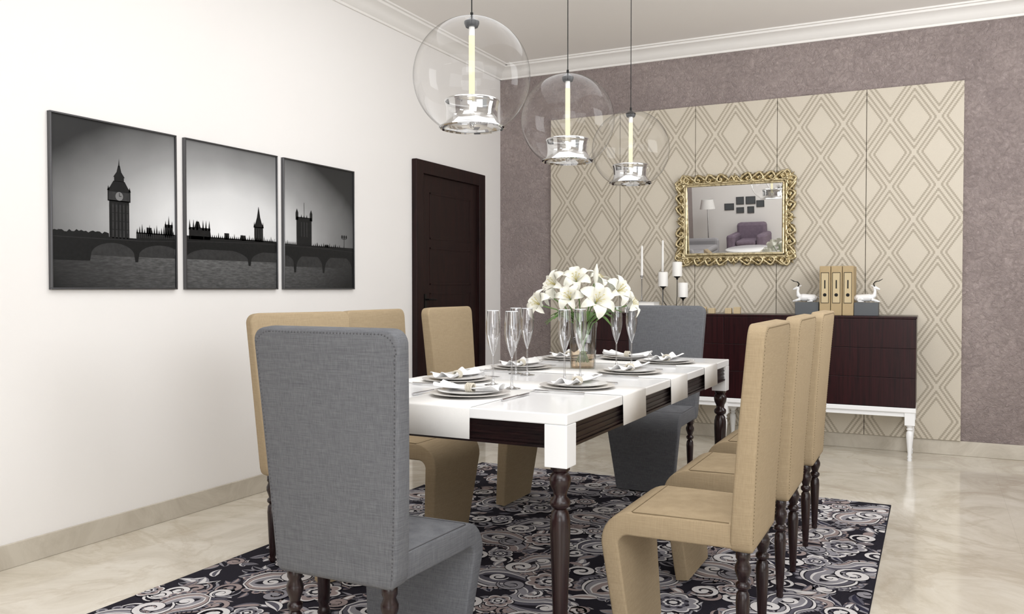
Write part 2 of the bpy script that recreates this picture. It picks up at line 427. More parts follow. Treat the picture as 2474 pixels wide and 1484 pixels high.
# ---------------------------------------------------------------- chairs
def chair_leg_prof(hh):
    p=[(.0001,0),(.011,0),(.014,.01),(.011,.018),(.0135,.028),(.0145,.05),(.019,.15),(.0215,.21),(.0195,.236),(.013,.246),(.022,.256),(.022,.266),(.014,.274),(.019,.29),(.0245,.305),(.0245,.318),(.017,.336),(.022,.345),(.022,.362),(.018,.37),(.0001,.37)]
    return [(r,z*hh/.37) for r,z in p]
def build_chair(mf,ms,label,group):
    R=empty('dining_chair',(0,0,0),label=label,cat='chair',group=group)
    stn=[]
    z0,z1=.375,1.066
    zs=[z0,z0+.004,z0+.012,z0+.03]+[z0+.03+(z1-.06-z0-.03)*i/14 for i in range(1,15)]+[z1-.06+.06*math.sin(pi/2*i/8) for i in range(1,9)]
    def yc(z):
        f=(z-z0)/(z1-z0); return .0-.052*f**1.25
    def wd(z):
        f=(z-z0)/(z1-z0); return .405+.088*f**.9
    r=.042
    for z in zs:
        w=wd(z); d=z1-z
        if d<r: w-=2*(r-math.sqrt(max(0,r*r-(r-d)**2)))
        d2=z-z0
        if d2<.03: w-=2*(.03-math.sqrt(max(0,.03**2-(.03-d2)**2)))*.6
        t=.068-.016*(z-z0)/(z1-z0)
        e=min(d,d2)
        if e<.008: t-=2*(.008-math.sqrt(max(0,.008**2-(.008-e)**2)))*.9
        stn.append((yc(z),z,w,t))
    m=MB(); m.sweep(stn,rad=.009,cs=3)
    m.v=[(x,y,z-(.014*max(0,1-(x/.2)**2)*max(0,1-(z-z0)/.25) if z<z0+.25 else 0)) for x,y,z in m.v]
    m.obj('backrest',mf,parent=R,ang=50)
    stn=[(.022,.4215,.40,.078),(.1,.4215,.403,.078),(.2,.4215,.41,.078),(.3,.4215,.418,.077)]
    for i in range(0,9):
        a=pi/2*i/8; stn.append((.345+.07*math.sin(a),.4215-.07*(1-math.cos(a)),.42,.077-.02*i/8))
    for i in range(1,7):
        f=i/6; stn.append((.415-.038*f,.3515-.345*f,.42-.085*f,.057-.004*f))
    m=MB(); m.sweep(stn,rad=.008,cs=3); m.obj('seat',mf,parent=R,ang=50)
    m=MB()
    pp=[((w/2-.004),y+.014,0.4603) for (y,z,w,t) in stn[:4]]+[(.206,.335,.4600),(.2,.342,.46)]
    m.tube(pp+[(-x,y,z) for x,y,z in reversed(pp)],.0018,6)
    m.obj('seat_piping',ms,parent=R)
    m=MB()
    def stud(x,y,z):
        q=.0022; m.add([(x-q,y,z-q),(x+q,y,z-q),(x+q,y,z+q),(x-q,y,z+q),(x,y-.0028,z)],[(0,1,4),(1,2,4),(2,3,4),(3,0,4)])
    z=z0+.03
    while z<z1-.06:
        for sx in (-1,1): stud(sx*(wd(z)/2-.011),yc(z)-(.068-.016*(z-z0)/(z1-z0))/2-.0002,z)
        z+=.011
    for i in range(0,9):
        a=pi/2*i/8
        for sx in (-1,1):
            zz=z1-.062+.050*math.sin(a); stud(sx*(wd(z1)/2-.062+.051*math.cos(a)),yc(zz)-.0262,zz)
    x=-.18
    while x<.181: stud(x,yc(z1-.012)-.0262,z1-.012); x+=.011
    m.obj('stitching',ms,parent=R,kind='stuff')
    for sx in (-1,1):
        m=MB(); m.lathe(chair_leg_prof(.376),seg=20); m.obj('leg',m_maho,parent=R,loc=(sx*.163,0,0),ang=60)
    return R
tan=build_chair(m_tan,m_stud_t,'tan linen high-back dining chair with turned rear legs','tan dining chairs')
tan.location=(-.515,2.77,RZ); tan.rotation_euler=(0,0,pi/2)
dup(tan,(-.515,3.47,RZ),pi/2); dup(tan,(-.515,4.18,RZ),pi/2)
dup(tan,(-2.475,2.92,RZ),-pi/2-math.radians(20),label='tan linen high-back dining chair turned slightly from table')
dup(tan,(-2.46,3.47,RZ),-pi/2); dup(tan,(-2.46,4.19,RZ),-pi/2)
gr=build_chair(m_gray,m_stud_g,'grey linen high-back dining chair at table end','grey dining chairs')
gr.location=(-1.465,1.87,RZ)
dup(gr,(-1.49,5.085,RZ),pi)
# ---------------------------------------------------------------- table
TX0,TX1,TY0,TY1=-1.985,-.990,2.352,4.605; TH=.80
cx,cy=(TX0+TX1)/2,(TY0+TY1)/2; hx,hy=(TX1-TX0)/2,(TY1-TY0)/2
T=empty('dining_table',(cx,cy,RZ),label='white lacquered dining table with dark apron and turned legs',cat='table')
zt=TH-RZ
bx('tabletop',-hx,hx,-hy,hy,zt-.034,zt,m_lacq,parent=T,bevel=.004)
m=MB()
for (x0,x1,y0,y1) in ((-hx+.075,hx-.075,-hy+.012,-hy+.03),(-hx+.075,hx-.075,hy-.03,hy-.012),(-hx+.012,-hx+.03,-hy+.075,hy-.075),(hx-.03,hx-.012,-hy+.075,hy-.075)):
    m.box(x0,x1,y0,y1,zt-.105,zt-.034)
    e=.004
    lx=(x1-x0)<.05; ly=not lx
    for k in range(3):
        zz=zt-.055-k*.018
        m.box(x0-(e if lx else 0),x1+(e if lx else 0),y0-(e if ly else 0),y1+(e if ly else 0),zz-.004,zz+.003)
    m.box(x0-(2*e if lx else 0),x1+(2*e if lx else 0),y0-(2*e if ly else 0),y1+(2*e if ly else 0),zt-.108,zt-.099)
m.obj('apron',m_ebony,parent=T,smooth=False)
tl=[(.0001,0),(.019,0),(.024,.015),(.019,.03),(.016,.04),(.021,.055),(.0215,.09),(.024,.2),(.028,.32),(.0315,.43),(.031,.47),(.026,.495),(.019,.505),(.03,.515),(.032,.525),(.03,.535),(.02,.545),(.022,.56),(.031,.58),(.0335,.597),(.031,.612),(.022,.622),(.03,.63),(.03,.641),(.0001,.641)]
zb=zt-.166
for sx in (-1,1):
    for sy in (-1,1):
        L=empty('leg',(sx*(hx-.0375),sy*(hy-.0375),0)); L.parent=T
        bx('leg_block',-.0375,.0375,-.0375,.0375,zb,zt-.034,m_lacq,parent=L,bevel=.002)
        m=MB(); m.lathe([(r,z*zb/.641) for r,z in tl],seg=28); m.obj('turned_leg',m_maho,parent=L,ang=60)
def ribbon(name,path,w,axis,label,group):
    m=MB(); n=len(path)
    vs=[]
    for p in path:
        for s_ in (-1,1):
            q=list(p); q[axis]+=s_*w/2; vs.append(q)
    m.add(vs,[(2*i,2*i+1,2*i+3,2*i+2) for i in range(n-1)])
    o=m.obj(name,m_cloth,label=label,cat='table runner',group=group,ang=60)
    md=o.modifiers.new('s','SOLIDIFY'); md.thickness=.0015; md.offset=0
    return o
zr=TH+.0018; g=.003
for yy in (2.99,3.60,4.18):
    p=[(TX0-g-.002,yy,.694),(TX0-g,yy,zr-.006),(TX0-g*.3,yy,zr-.001)]+[(TX0+.01+(TX1-TX0-.02)*i/10,yy,zr) for i in range(11)]+[(TX1+g*.3,yy,zr-.001),(TX1+g,yy,zr-.006),(TX1+g+.002,yy,.694)]
    ribbon('table_runner',p,.262,1,'white linen runner laid across the dining table','cross runners')
ribbon('table_runner',[(-1.475,TY0-g-.002,.70),(-1.475,TY0-g,zr-.006),(-1.475,TY0-g*.3,zr-.001),(-1.475,TY0+.01,zr),(-1.475,2.85,zr)],.30,0,'white linen runner hanging over table end','end runners')
ribbon('table_runner',[(-1.475,TY1+g+.002,.70),(-1.475,TY1+g,zr-.006),(-1.475,TY1+g*.3,zr-.001),(-1.475,TY1-.01,zr),(-1.475,4.32,zr)],.30,0,'white linen runner hanging over table end','end runners')
# place settings
m=MB(); m.lathe([(.0001,.0),(.085,0),(.09,.003),(.14,.009),(.145,.011),(.14,.012),(.088,.0065),(.0001,.005)],seg=48)
charger=m.obj('charger_plate',m_charger,label='pearl grey charger plate on table runner',cat='plate',group='charger plates',ang=60)
m=MB(); m.lathe([(.0001,.0),(.065,0),(.072,.003),(.112,.011),(.116,.013),(.112,.014),(.07,.006),(.0001,.005)],seg=48)
plate=m.obj('dinner_plate',m_porc,label='white porcelain dinner plate on charger',cat='plate',group='dinner plates',ang=60)
m=MB(); vs=[];NU,NV=40,24
for i in range(NU+1):
    u=-1+2*i/NU
    for j in range(NV+1):
        v=-1+2*j/NV; a=abs(u)
        w=.013+.05*a**.9
        zz=.012+ (.011*a)*(math.sin(v*pi*2.0+ (1 if u>0 else 0))) +.012*a*(1-.3*v*v)*a
        vs.append((u*.128*(1-.12*v*v*a)+.006*math.sin(v*9)*a, v*w, zz))
m.add(vs,[(i*(NV+1)+j,i*(NV+1)+j+1,(i+1)*(NV+1)+j+1,(i+1)*(NV+1)+j) for i in range(NU) for j in range(NV)])
napkin=m.obj('napkin',m_napkin,label='white cloth napkin gathered into a bow on plate',cat='napkin',group='napkins',ang=80,solid=.0018)
m=MB()
for k in range(4):
    m.tube([((k-1.5)*.007,.0165*math.cos(a),.0145+.0145*math.sin(a)) for a in [2*pi*i/16 for i in range(16)]],.0036,8,closed=True)
m.obj('napkin_ring',m_rope,parent=napkin)
m=MB(); 
m.tube([(0,-.1,.003),(0,-.05,.004),(0,0,.004),(0,.02,.004)],[.0045,.0038,.0028,.0035],8)
m.add([(-.004,.015,.002),(.004,.015,.002),(.009,.04,.002),(.007,.1,.002),(0,.115,.002),(-.006,.1,.002),(-.007,.04,.002)]+[(-.004,.015,.004),(.004,.015,.004),(.009,.04,.0035),(.007,.1,.0035),(0,.115,.0035),(-.006,.1,.0035),(-.007,.04,.0035)],
 [tuple(range(7)),tuple(range(13,6,-1))]+[(i,(i+1)%7,7+(i+1)%7,7+i) for i in range(7)])
knife=m.obj('table_knife',m_silver,label='polished silver table knife beside plate',cat='knife',group='knives')
m=MB()
m.tube([(0,-.1,.003),(0,-.05,.004),(0,.01,.004),(0,.04,.004)],[.005,.0042,.0024,.003],8)
m.box(-.011,.011,.04,.062,.003,.0045)
for k in range(4): m.box(-.011+k*.0062,-.0076+k*.0062,.062,.1,.003,.0045)
fork=m.obj('table_fork',m_silver,label='polished silver table fork beside plate',cat='fork',group='forks')
sets=[(-1.475,2.62,0),(-1.475,4.34,pi)]+[(-1.22,y,pi/2) for y in (3.0,3.62,4.2)]+[(-1.75,y,-pi/2) for y in (3.0,3.6,4.18)]
zc=TH+.0032
for i,(x,y,r) in enumerate(sets):
    R=Matrix.Rotation(r,3,'Z')
    def at(dx,dy): q=R@Vector((dx,dy,0)); return (x+q.x,y+q.y)
    for (o,dx,dy,dz,rr_) in ((charger,0,0,0,0),(plate,0,0,.0055,0),(napkin,0,0,.0110,.0),(knife,.178,0,0,0),(fork,-.178,0,0,0)):
        px,py=at(dx,dy)
        if i==0: o.location=(px,py,zc+dz); o.rotation_euler=(0,0,r+rr_)
        else: dup(o,(px,py,zc+dz),r+rr_)
# flutes
FL=empty('champagne_flute',(0,0,0),label='tall clear crystal champagne flute on dining table',cat='champagne glass',group='champagne flutes')
m=MB(); m.lathe([(.004,.117),(.007,.128),(.015,.15),(.0235,.18),(.0285,.212),(.0275,.25),(.0235,.2915)],seg=32); m.obj('bowl',m_flute,parent=FL,ang=80)
m=MB(); m.lathe([(.0230,.2905),(.0243,.2912),(.0243,.2926),(.0230,.2932)],seg=32); m.obj('rim',m_fluterim,parent=FL,ang=80)
m=MB(); m.lathe([(.0001,.003),(.012,.0025),(.033,.0005),(.034,.0012),(.014,.005),(.0055,.011),(.004,.03),(.0038,.11),(.005,.12),(.0001,.125)],seg=24); m.obj('stem',m_flute,parent=FL,ang=80)
fl=[(-1.545,2.925),(-1.425,2.85),(-1.59,3.33),(-1.66,3.36),(-1.345,3.17),(-1.325,3.29),(-1.36,3.84),(-1.315,3.93)]
for i,(x,y) in enumerate(fl):
    if i==0: FL.location=(x,y,TH+.003)
    else: dup(FL,(x,y,TH+.003),i)
# ---------------------------------------------------------------- vase + lilies
VX,VY=-1.50,3.76
V=empty('flower_vase',(VX,VY,TH),.3,label='tapered square clear glass vase with faint amber base',cat='vase')
ns=24
def sq(r,a):
    c,s_=math.cos(a),math.sin(a); k=(abs(c)**5+abs(s_)**5)**(-1/5); return (r*c*k,r*s_*k)
def sqtube(hs,bottom):
    m=MB(); vs=[]
    for z,r in hs:
        for i in range(ns): x,y=sq(r,2*pi*i/ns+.01); vs.append((x,y,z))
    m.add(vs,[(j*ns+i,j*ns+(i+1)%ns,(j+1)*ns+(i+1)%ns,(j+1)*ns+i) for j in range(len(hs)-1) for i in range(ns)]+([tuple(range(ns))] if bottom else []))
    return m
sqtube([(.0005,.056),(.006,.058),(.22,.067),(.222,.065)],True).obj('glass_body',m_vase,parent=V,ang=50)
sqtube([(.006,.052),(.012,.054),(.115,.058)],True).obj('amber_insert',m_ambg,parent=V,ang=50)
def blossom(scale,openf):
    m=MB()
    for k in range(6):
        a0=k*pi/3+(.0 if k%2 else .06); W=.021 if k%2 else .029
        vs=[];NU,NV=12,6
        for i in range(NU+1):
            u=i/NU; r=.006+.078*openf*(u**1.2); z=.052*math.sin(min(1,u*1.05)*pi*.64)-.028*u**4
            w=W*(math.sin(pi*min(1,(u*.90+.07)))**.66)*(1 if u<1 else .25)
            for j in range(NV+1):
                v=-1+2*j/NV; t=v*w; zz=z+.010*v*v*(1-u*.4)+.0028*math.sin(u*12+k)*abs(v)
                vs.append(((r*math.cos(a0)-t*math.sin(a0))*scale,(r*math.sin(a0)+t*math.cos(a0))*scale,zz*scale))
        m.add(vs,[(i*(NV+1)+j,i*(NV+1)+j+1,(i+1)*(NV+1)+j+1,(i+1)*(NV+1)+j) for i in range(NU) for j in range(NV)])
    return m
def stamens(scale):
    m=MB()
    for k in range(6):
        a=k*pi/3+.5; e=(.02*math.cos(a)*scale,.02*math.sin(a)*scale,.06*scale)
        m.tube([(0,0,.005),(.007*math.cos(a)*scale,.007*math.sin(a)*scale,.035*scale),e],.0009,5)
        m.tube([(e[0]-.004,e[1],e[2]),(e[0],e[1],e[2]+.001),(e[0]+.004,e[1],e[2])],.0017,5)
    m.tube([(0,0,0),(0,0,.066*scale)],.0014,5)
    return m
heads=[(-.195,-.03,1.10,.95),(-.12,.0,1.195,.92),(-.03,.02,1.215,.9),(.05,-.10,1.115,1.12),(-.065,-.08,1.13,.85),(.15,-.03,1.165,.95),(.215,.03,1.10,.85),(.06,.07,1.205,.88),(.13,.12,1.175,.8),(-.13,.14,1.13,.82)]
rv=Vector((.8945,.447,0)); dv=Vector((-.447,.8945,0))
def leafmesh(base,tip,w,sag):
    m=MB(); base=Vector(base);tip=Vector(tip); d=tip-base; side=d.cross(Vector((0,0,1))); side=side.normalized() if side.length>1e-5 else Vector((1,0,0))
    vs=[]
    for i in range(9):
        u=i/8; p=base+d*u+Vector((0,0,sag*math.sin(u*pi))); ww=w*math.sin(pi*min(.98,u*.9+.06))
        vs+= [p-side*ww,p+Vector((0,0,-.004)),p+side*ww]
    m.add(vs,[(3*i+j,3*i+j+1,3*i+j+4,3*i+j+3) for i in range(8) for j in (0,1)])
    return m
for i,(la,dp,z,s_) in enumerate(heads):
    off=rv*la+dv*dp; hd=Vector((off.x,off.y,z-TH))
    L=empty('lily',(VX,VY,TH),label='white lily with green stem standing in glass vase',cat='flower',group='white lilies in the vase')
    nrm=Vector((off.x*1.0,off.y*1.0,.04)) - dv*.10
    nrm.normalize()
    nrm=(nrm+Vector((random.uniform(-.3,.3),random.uniform(-.3,.3),.15+.3*random.random()))).normalized()
    b=blossom(s_,1.0).obj('blossom',m_petal,parent=L,ang=80); q=nrm.to_track_quat('Z','Y')
    b.rotation_mode='QUATERNION'; b.rotation_quaternion=q@Quaternion((0,0,1),random.random()*6); b.location=hd
    sm=stamens(s_).obj('stamens',m_anther,parent=L); sm.rotation_mode='QUATERNION'; sm.rotation_quaternion=q; sm.location=hd
    rim=Vector((off.x*.22,off.y*.22,.215)); bs=Vector((-off.x*.15,-off.y*.15,.03))
    mid=rim*.45+hd*.55+Vector((0,0,.02))
    m=MB(); m.tube([bs,rim,mid,hd-nrm*.004,hd+nrm*.004],[.003,.003,.0028,.003,.004],7); m.obj('stem',m_stem,parent=L)
    od=Vector((off.x,off.y,0)); od=od.normalized() if od.length>.01 else Vector((1,0,0))
    for q_ in range(2):
        o2=Matrix.Rotation((q_-.5)*1.1,3,'Z')@od
        tip=rim+Vector((o2.x*(.12+.04*random.random()),o2.y*(.12+.04*random.random()),-.01+.08*random.random()))
        leafmesh(rim*.92+hd*.08,tip,.015,.035).obj('leaf',m_stem,parent=L)
L=empty('lily',(VX,VY,TH),label='closed white lily bud rising above the bouquet',cat='flower',group='white lilies in the vase')
off=rv*.06; hd=Vector((off.x,off.y,.40))
m=MB(); m.tube([hd,hd+Vector((0,0,.03)),hd+Vector((.003,0,.065)),hd+Vector((.006,.0,.1))],[.006,.013,.012,.002],10); m.obj('blossom',m_petal,parent=L)
m=MB(); m.tube([(0,0,.03),(.01,0,.23),hd],.0028,7); m.obj('stem',m_stem,parent=L)
# ---------------------------------------------------------------- pendants
PR=.21
def build_pendant():
    R=empty('pendant_lamp',(0,0,0),label='clear glass globe pendant with glowing tube bulb',cat='pendant lamp',group='globe pendants over dining table')
    rb=.113; zb_=-math.sqrt(PR*PR-rb*rb); a0=math.acos(-zb_/PR); 
    m=MB(); pr=[]
    for j in range(41):
        a=a0+(pi-.115-a0)*j/40
        pr.append((PR*math.sin(a),-PR*math.cos(a)))
    m.lathe(pr,seg=64); m.obj('glass_globe',m_glass,parent=R,ang=80)
    m=MB(); cp=[(rb,zb_),(rb+.004,zb_-.004),(rb,zb_-.006)]
    for j in range(17):
        f=j/16; cp.append((.092+ .020*(abs(2*f-1)**3)*(1.0 if f<.5 else .35),zb_-.004+.092*f))
    cp+= [(.097,zb_+.092),(.094,zb_+.094),(.090,zb_+.088)]
    m.lathe(cp,seg=64); m.obj('inner_collar',m_collar,parent=R,ang=80)
    m=MB(); m.lathe([(rb+.002,zb_-.002),(rb+.005,zb_-.006),(rb,zb_-.009),(rb-.003,zb_-.004)],seg=64); m.obj('rim',m_collar,parent=R,ang=80)
    m=MB(); m.lathe([(.0001,PR-.034),(.022,PR-.034),(.027,PR-.022),(.027,PR-.014),(.012,PR-.004),(.006,PR+.002),(.005,PR+.018),(.0001,PR+.02)],seg=24); m.obj('cap',m_black,parent=R)
    m=MB(); m.lathe([(.0001,.145),(.0105,.145),(.0105,PR-.034),(.0001,PR-.034)],seg=20); m.obj('socket',m_fixt,parent=R)
    m=MB(); m.lathe([(.0001,-.124),(.0105,-.124),(.0108,-.12),(.0108,.145),(.0001,.145)],seg=20); m.obj('bulb',m_tube,parent=R)
    m=MB(); m.lathe([(.0001,-.185),(.006,-.182),(.0095,-.17),(.0095,-.124),(.0001,-.124)],seg=20); m.obj('bulb_end',m_collar,parent=R)
    m=MB(); m.tube([(0,0,PR+.01),(0,0,H-1.94-.02)],.0022,8); m.obj('cord',m_black,parent=R)
    m=MB(); m.lathe([(.0001,H-1.94-.03),(.045,H-1.94-.025),(.05,H-1.94),(.0001,H-1.94)],seg=32); m.obj('ceiling_canopy',m_black,parent=R)
    return R
P=build_pendant(); P.location=(-1.49,2.66,1.94)
dup(P,(-1.49,3.545,1.94)); dup(P,(-1.49,4.43,1.94))
# ---------------------------------------------------------------- sideboard
SX0,SX1,SY0,SY1=-2.70,-.108,6.34,6.715
C=empty('sideboard',((SX0+SX1)/2,(SY0+SY1)/2,0),label='long mahogany sideboard with drawers on white turned legs',cat='sideboard')
w=(SX1-SX0)/2; d=(SY1-SY0)/2
bx('body',-w,w,-d+.02,d,.367,.975,m_cab,parent=C,bevel=.002)
bx('top',-w-.004,w+.004,-d-.002,d,.975,.992,m_cab,parent=C,bevel=.003)
cw=2*w/4
for i in range(4):
    for j in range(3):
        bx('drawer',-w+i*cw+.0012,-w+(i+1)*cw-.0012,-d,-d+.02,.369+j*.2017+.0012,.369+(j+1)*.2017-.0012,m_cab,parent=C,bevel=.0015)
m=MB(); m.box(-w-.003,w+.003,-d-.003,d,.335,.367); m.box(-w+.02,w-.02,-d+.012,d-.01,.303,.335)
m.obj('base_rail',m_lacq,parent=C,smooth=False,bevel=.004)
lp=[(.0001,0),(.013,0),(.016,.01),(.012,.02),(.017,.03),(.012,.042),(.013,.055),(.02,.13),(.024,.175),(.021,.2),(.014,.208),(.023,.218),(.016,.228),(.024,.24),(.024,.25),(.0001,.25)]
for xx in (-w+.035,-.0,w-.035):
    for yy in (-d+.035,d-.035):
        m=MB(); m.lathe(lp,seg=20); m.box(-.032,.032,-.032,.032,.248,.335); m.obj('leg',m_lacq,parent=C,loc=(xx,yy,0),ang=50)
ST=.992
for k,(wx,dz) in enumerate(((.125,.03),(.12,.028),(.11,.026))):
    z0=ST+sum((.03,.028,.026)[:k])
    B=empty('book',(-2.07,6.48,z0),.04*(k-1),label='white hardcover book stacked on sideboard',cat='book',group='stacked books')
    m=MB(); m.box(-wx,wx,-.085,.085,0,.003); m.box(-wx,wx,-.085,.085,dz-.003,dz); m.box(-wx,-wx+.003,-.085,.085,0,dz); m.obj('cover',m_book,parent=B,smooth=False)
    bx('pages',-wx+.003,wx-.004,-.081,.081,.003,dz-.003,m_candle,parent=B)
def taper(x,y,zb,zs,zt,label):
    R=empty('candlestick',(x,y,zb),label=label,cat='candle holder',group='taper candlesticks')
    m=MB(); hs=zs-zb
    m.lathe([(.0001,0),(.035,0),(.036,.004),(.012,.01),(.004,.02),(.004,hs-.03),(.007,hs-.025),(.005,hs-.018),(.0125,hs-.012),(.0135,hs),(.0001,hs)],seg=20); m.obj('holder',m_silver,parent=R)
    m=MB(); m.lathe([(.0001,hs-.001),(.0105,hs-.001),(.0085,zt-zb-.01),(.004,zt-zb),(.0001,zt-zb)],seg=16); m.obj('candle',m_candle,parent=R)
taper(-2.09,6.50,ST+.084,1.287,1.525,'slim silver candlestick with white taper candle on books')
taper(-1.955,6.62,ST,1.32,1.571,'tall silver candlestick with white taper candle')
R=empty('candelabrum',(-1.82,6.50,ST),label='slim dark metal stand carrying three white pillar candles',cat='candle holder')
m=MB(); m.lathe([(.0001,0),(.06,0),(.06,.005),(.008,.010),(.0001,.010)],seg=28)
cups=[(.017,1.278),(-.096,1.20),(.064,1.115)]
for cxx,cz in cups:
    z=cz-ST
    m.tube([(cxx*.3,0,.004),(cxx*.5,0,.03),(cxx,0,z*.45),(cxx,0,z-.02)],.0028,8)
    m.lathe([(.0001,z-.028),(.006,z-.026),(.009,z-.014),(.024,z-.006),(.026,z),(.0001,z)],cxx,0,0,24)
m.obj('stand',m_black,parent=R)
for cxx,cz in cups:
    z=cz-ST; m=MB(); m.lathe([(.0001,0),(.038,0),(.038,.108),(.035,.113),(.006,.11),(.0001,.109)],seg=28); m.tube([(0,0,.108),(0,0,.12)],.001,5)
    m.obj('pillar_candle',m_candle,parent=R,loc=(cxx,0,z))
for k,(x0,x1) in enumerate(((-1.62,-1.57),(-1.56,-1.50),(-1.43,-1.375),(-1.365,-1.31))):
    hgt=(.05,.04,.042,.05)[k]
    bx('wooden_block',-.024,.024,-.024,.024,0,hgt,m_woodblk,loc=((x0+x1)/2,6.5,ST),bevel=.003,label='small pale wooden block on sideboard',cat='decoration',group='wooden blocks')
for x0,x1 in ((-.905,-.742),(-.508,-.35)):
    b=MB(); b.box(-(x1-x0)/2,(x1-x0)/2,-.07,.07,0,.092)
    b.obj('pedestal_box',m_greybox,smooth=False,bevel=.003,loc=((x0+x1)/2,6.47,ST),label='charcoal box used as pedestal for figurine',cat='box',group='charcoal boxes')
for k in range(3):
    R=empty('ring_binder',(-.699+k*.0765,6.50,ST),label='kraft cardboard ring binder standing upright on sideboard',cat='binder',group='ring binders')
    bx('cover',-.0365,.0365,-.12,.12,0,.35,m_binder,parent=R,bevel=.004)
    bx('spine_label',-.024,.024,-.1225,-.12,.09,.30,m_binder_l,parent=R)
    m=MB(); 
    m.box(-.026,.026,-.124,-.1225,.302,.305); m.box(-.026,.026,-.124,-.1225,.087,.09); m.box(-.026,-.0235,-.124,-.1225,.09,.302); m.box(.0235,.026,-.124,-.1225,.09,.302)
    m.box(-.004,.004,-.1235,-.1225,.19,.25); m.lathe([(.0001,0),(.012,0),(.012,.0015),(.0001,.0015)],seg=20)
    k0=len(m.v)-80
    for q in range(k0,len(m.v)): x,y,z=m.v[q]; m.v[q]=(x,-.1225-z,.145+y)
    m.obj('label_frame',m_black,parent=R,smooth=False)
def antelope(loc,sx,label):
    R=empty('antelope_figurine',loc,label=label,cat='figurine',group='antelope figurines')
    m=MB()
    f=lambda x,y,z:(x*sx,y,z)
    m.tube([f(-.085,0,.026),f(-.07,0,.03),f(-.03,0,.031),f(.015,0,.033),f(.04,0,.034)],[.014,.025,.026,.027,.018],14)
    m.tube([f(.025,0,.036),f(.046,0,.05),f(.050,0,.075),f(.046,0,.1)],[.022,.016,.0105,.010],12)
    m.tube([f(.038,0,.106),f(.052,0,.104),f(.072,0,.095),f(.082,0,.09)],[.009,.0125,.008,.005],10)
    for s2 in (-1,1):
        m.tube([f(.03,s2*.018,.02),f(.06,s2*.022,.012),f(.085,s2*.018,.006),f(.05,s2*.022,.006)],[.012,.008,.005,.004],8)
        m.tube([f(-.06,s2*.018,.022),f(-.03,s2*.03,.016),f(-.06,s2*.031,.006),f(-.02,s2*.032,.005)],[.016,.012,.006,.004],8)
        m.tube([f(.04,s2*.007,.11),f(.03,s2*.016,.118),f(.024,s2*.02,.122)],[.004,.005,.001],8)
    m.tube([f(-.088,0,.035),f(-.1,0,.03),f(-.104,0,.015)],[.004,.003,.002],6)
    o=m.obj('body',m_porc,parent=R,ang=90)
    rm=o.modifiers.new('r','REMESH'); rm.mode='VOXEL'; rm.voxel_size=.0022; rm.use_smooth_shade=True
    sm=o.modifiers.new('s','SMOOTH'); sm.iterations=3
    m=MB()
    for s2 in (-1,1):
        m.tube([f(.048,s2*.005,.112),f(.04,s2*.01,.132),f(.052,s2*.02,.146),f(.075,s2*.026,.150),f(.1,s2*.024,.165)],[.0036,.0032,.0026,.002,.0008],7)
    m.obj('horns',m_black,parent=R)
antelope((-.845,6.46,ST+.0925),-1,'white resting antelope figurine with dark horns on box')
antelope((-.425,6.46,ST+.0925),1,'white resting antelope figurine with dark horns on box')
# ---------------------------------------------------------------- mirror
MX,MZ=-1.406,1.722
R=empty('wall_mirror',(MX,YB-.03,MZ),label='rectangular mirror in ornate baroque gold frame',cat='mirror')
gw,gh=.372,.27
m=MB()
tl_=math.radians(4.4)
dyt=gh*math.sin(tl_)
m.add([(-gw,-.034+dyt,-gh),(gw,-.034+dyt,-gh),(gw,-.034-dyt,gh),(-gw,-.034-dyt,gh)],[(0,1,2,3)])
m.obj('mirror_glass',m_mirror,parent=R,smooth=False)
bx('backing',-gw-.02,gw+.02,-.008,0,-gh-.02,gh+.02,m_black,parent=R)
m=MB()
def rectring(hw,hh,y,r,flat=1):
    pts=[(-hw,y,-hh),(hw,y,-hh),(hw,y,hh),(-hw,y,hh)]
    for a,b in zip(pts,pts[1:]+pts[:1]): m.tube([a,b],r,8)
rectring(gw+.002,gh+.002,-.05,.010); rectring(gw+.020,gh+.020,-.03,.013)
def catmull(P,n=8):
    out=[]
    for i in range(len(P)-1):
        p0=P[max(0,i-1)];p1=P[i];p2=P[i+1];p3=P[min(len(P)-1,i+2)]
        for k in range(n):
            t=k/n
            out.append(tuple(.5*((2*p1[c])+(-p0[c]+p2[c])*t+(2*p0[c]-5*p1[c]+4*p2[c]-p3[c])*t*t+(-p0[c]+3*p1[c]-3*p2[c]+p3[c])*t**3) for c in range(2)))
    out.append(P[-1]); return out
def cscroll(ox,oz,tx,tz,nx,nz,L,hgt,flip,thick):
    e=L/2; r=hgt*.42
    P=[]
    for k in range(9):
        f=k/8; a=pi*2.1*(1-f)+pi; rr=r*(.22+.78*f); P.append((-e+r+rr*math.cos(a),r+rr*math.sin(a)))
    P.append((-e+r*.6,hgt*.95)); P.append((-e*.3,hgt*1.12)); P.append((e*.35,hgt*.75))
    r2=r*.62
    for k in range(8):
        f=k/7; a=pi*.45-pi*2.0*f; rr=r2*(1-.75*f); P.append((e-r2+rr*math.cos(a),r2*.9+rr*math.sin(a)))
    P=[(x*flip,y) for x,y in P]
    CC=catmull(P,4); n=len(CC)
    pts=[];rad=[]
    for i,(s_,h_) in enumerate(CC):
        f=i/(n-1)
        pts.append((ox+tx*s_+nx*h_,-.026-.016*math.sin(f*pi)-(.012 if f<.25 else 0)*(1-f*4),oz+tz*s_+nz*h_)); rad.append(thick*(.5+.75*math.sin(f*pi)**.8))
    m.tube(pts,rad,7)
    for sx_,hh_,rr in ((-e+r,r,thick*1.0),(e-r2,r2*.9,thick*.8)):
        sx_*=flip; m.sphere((ox+tx*sx_+nx*hh_,-.042,oz+tz*sx_+nz*hh_),rr,8,6)
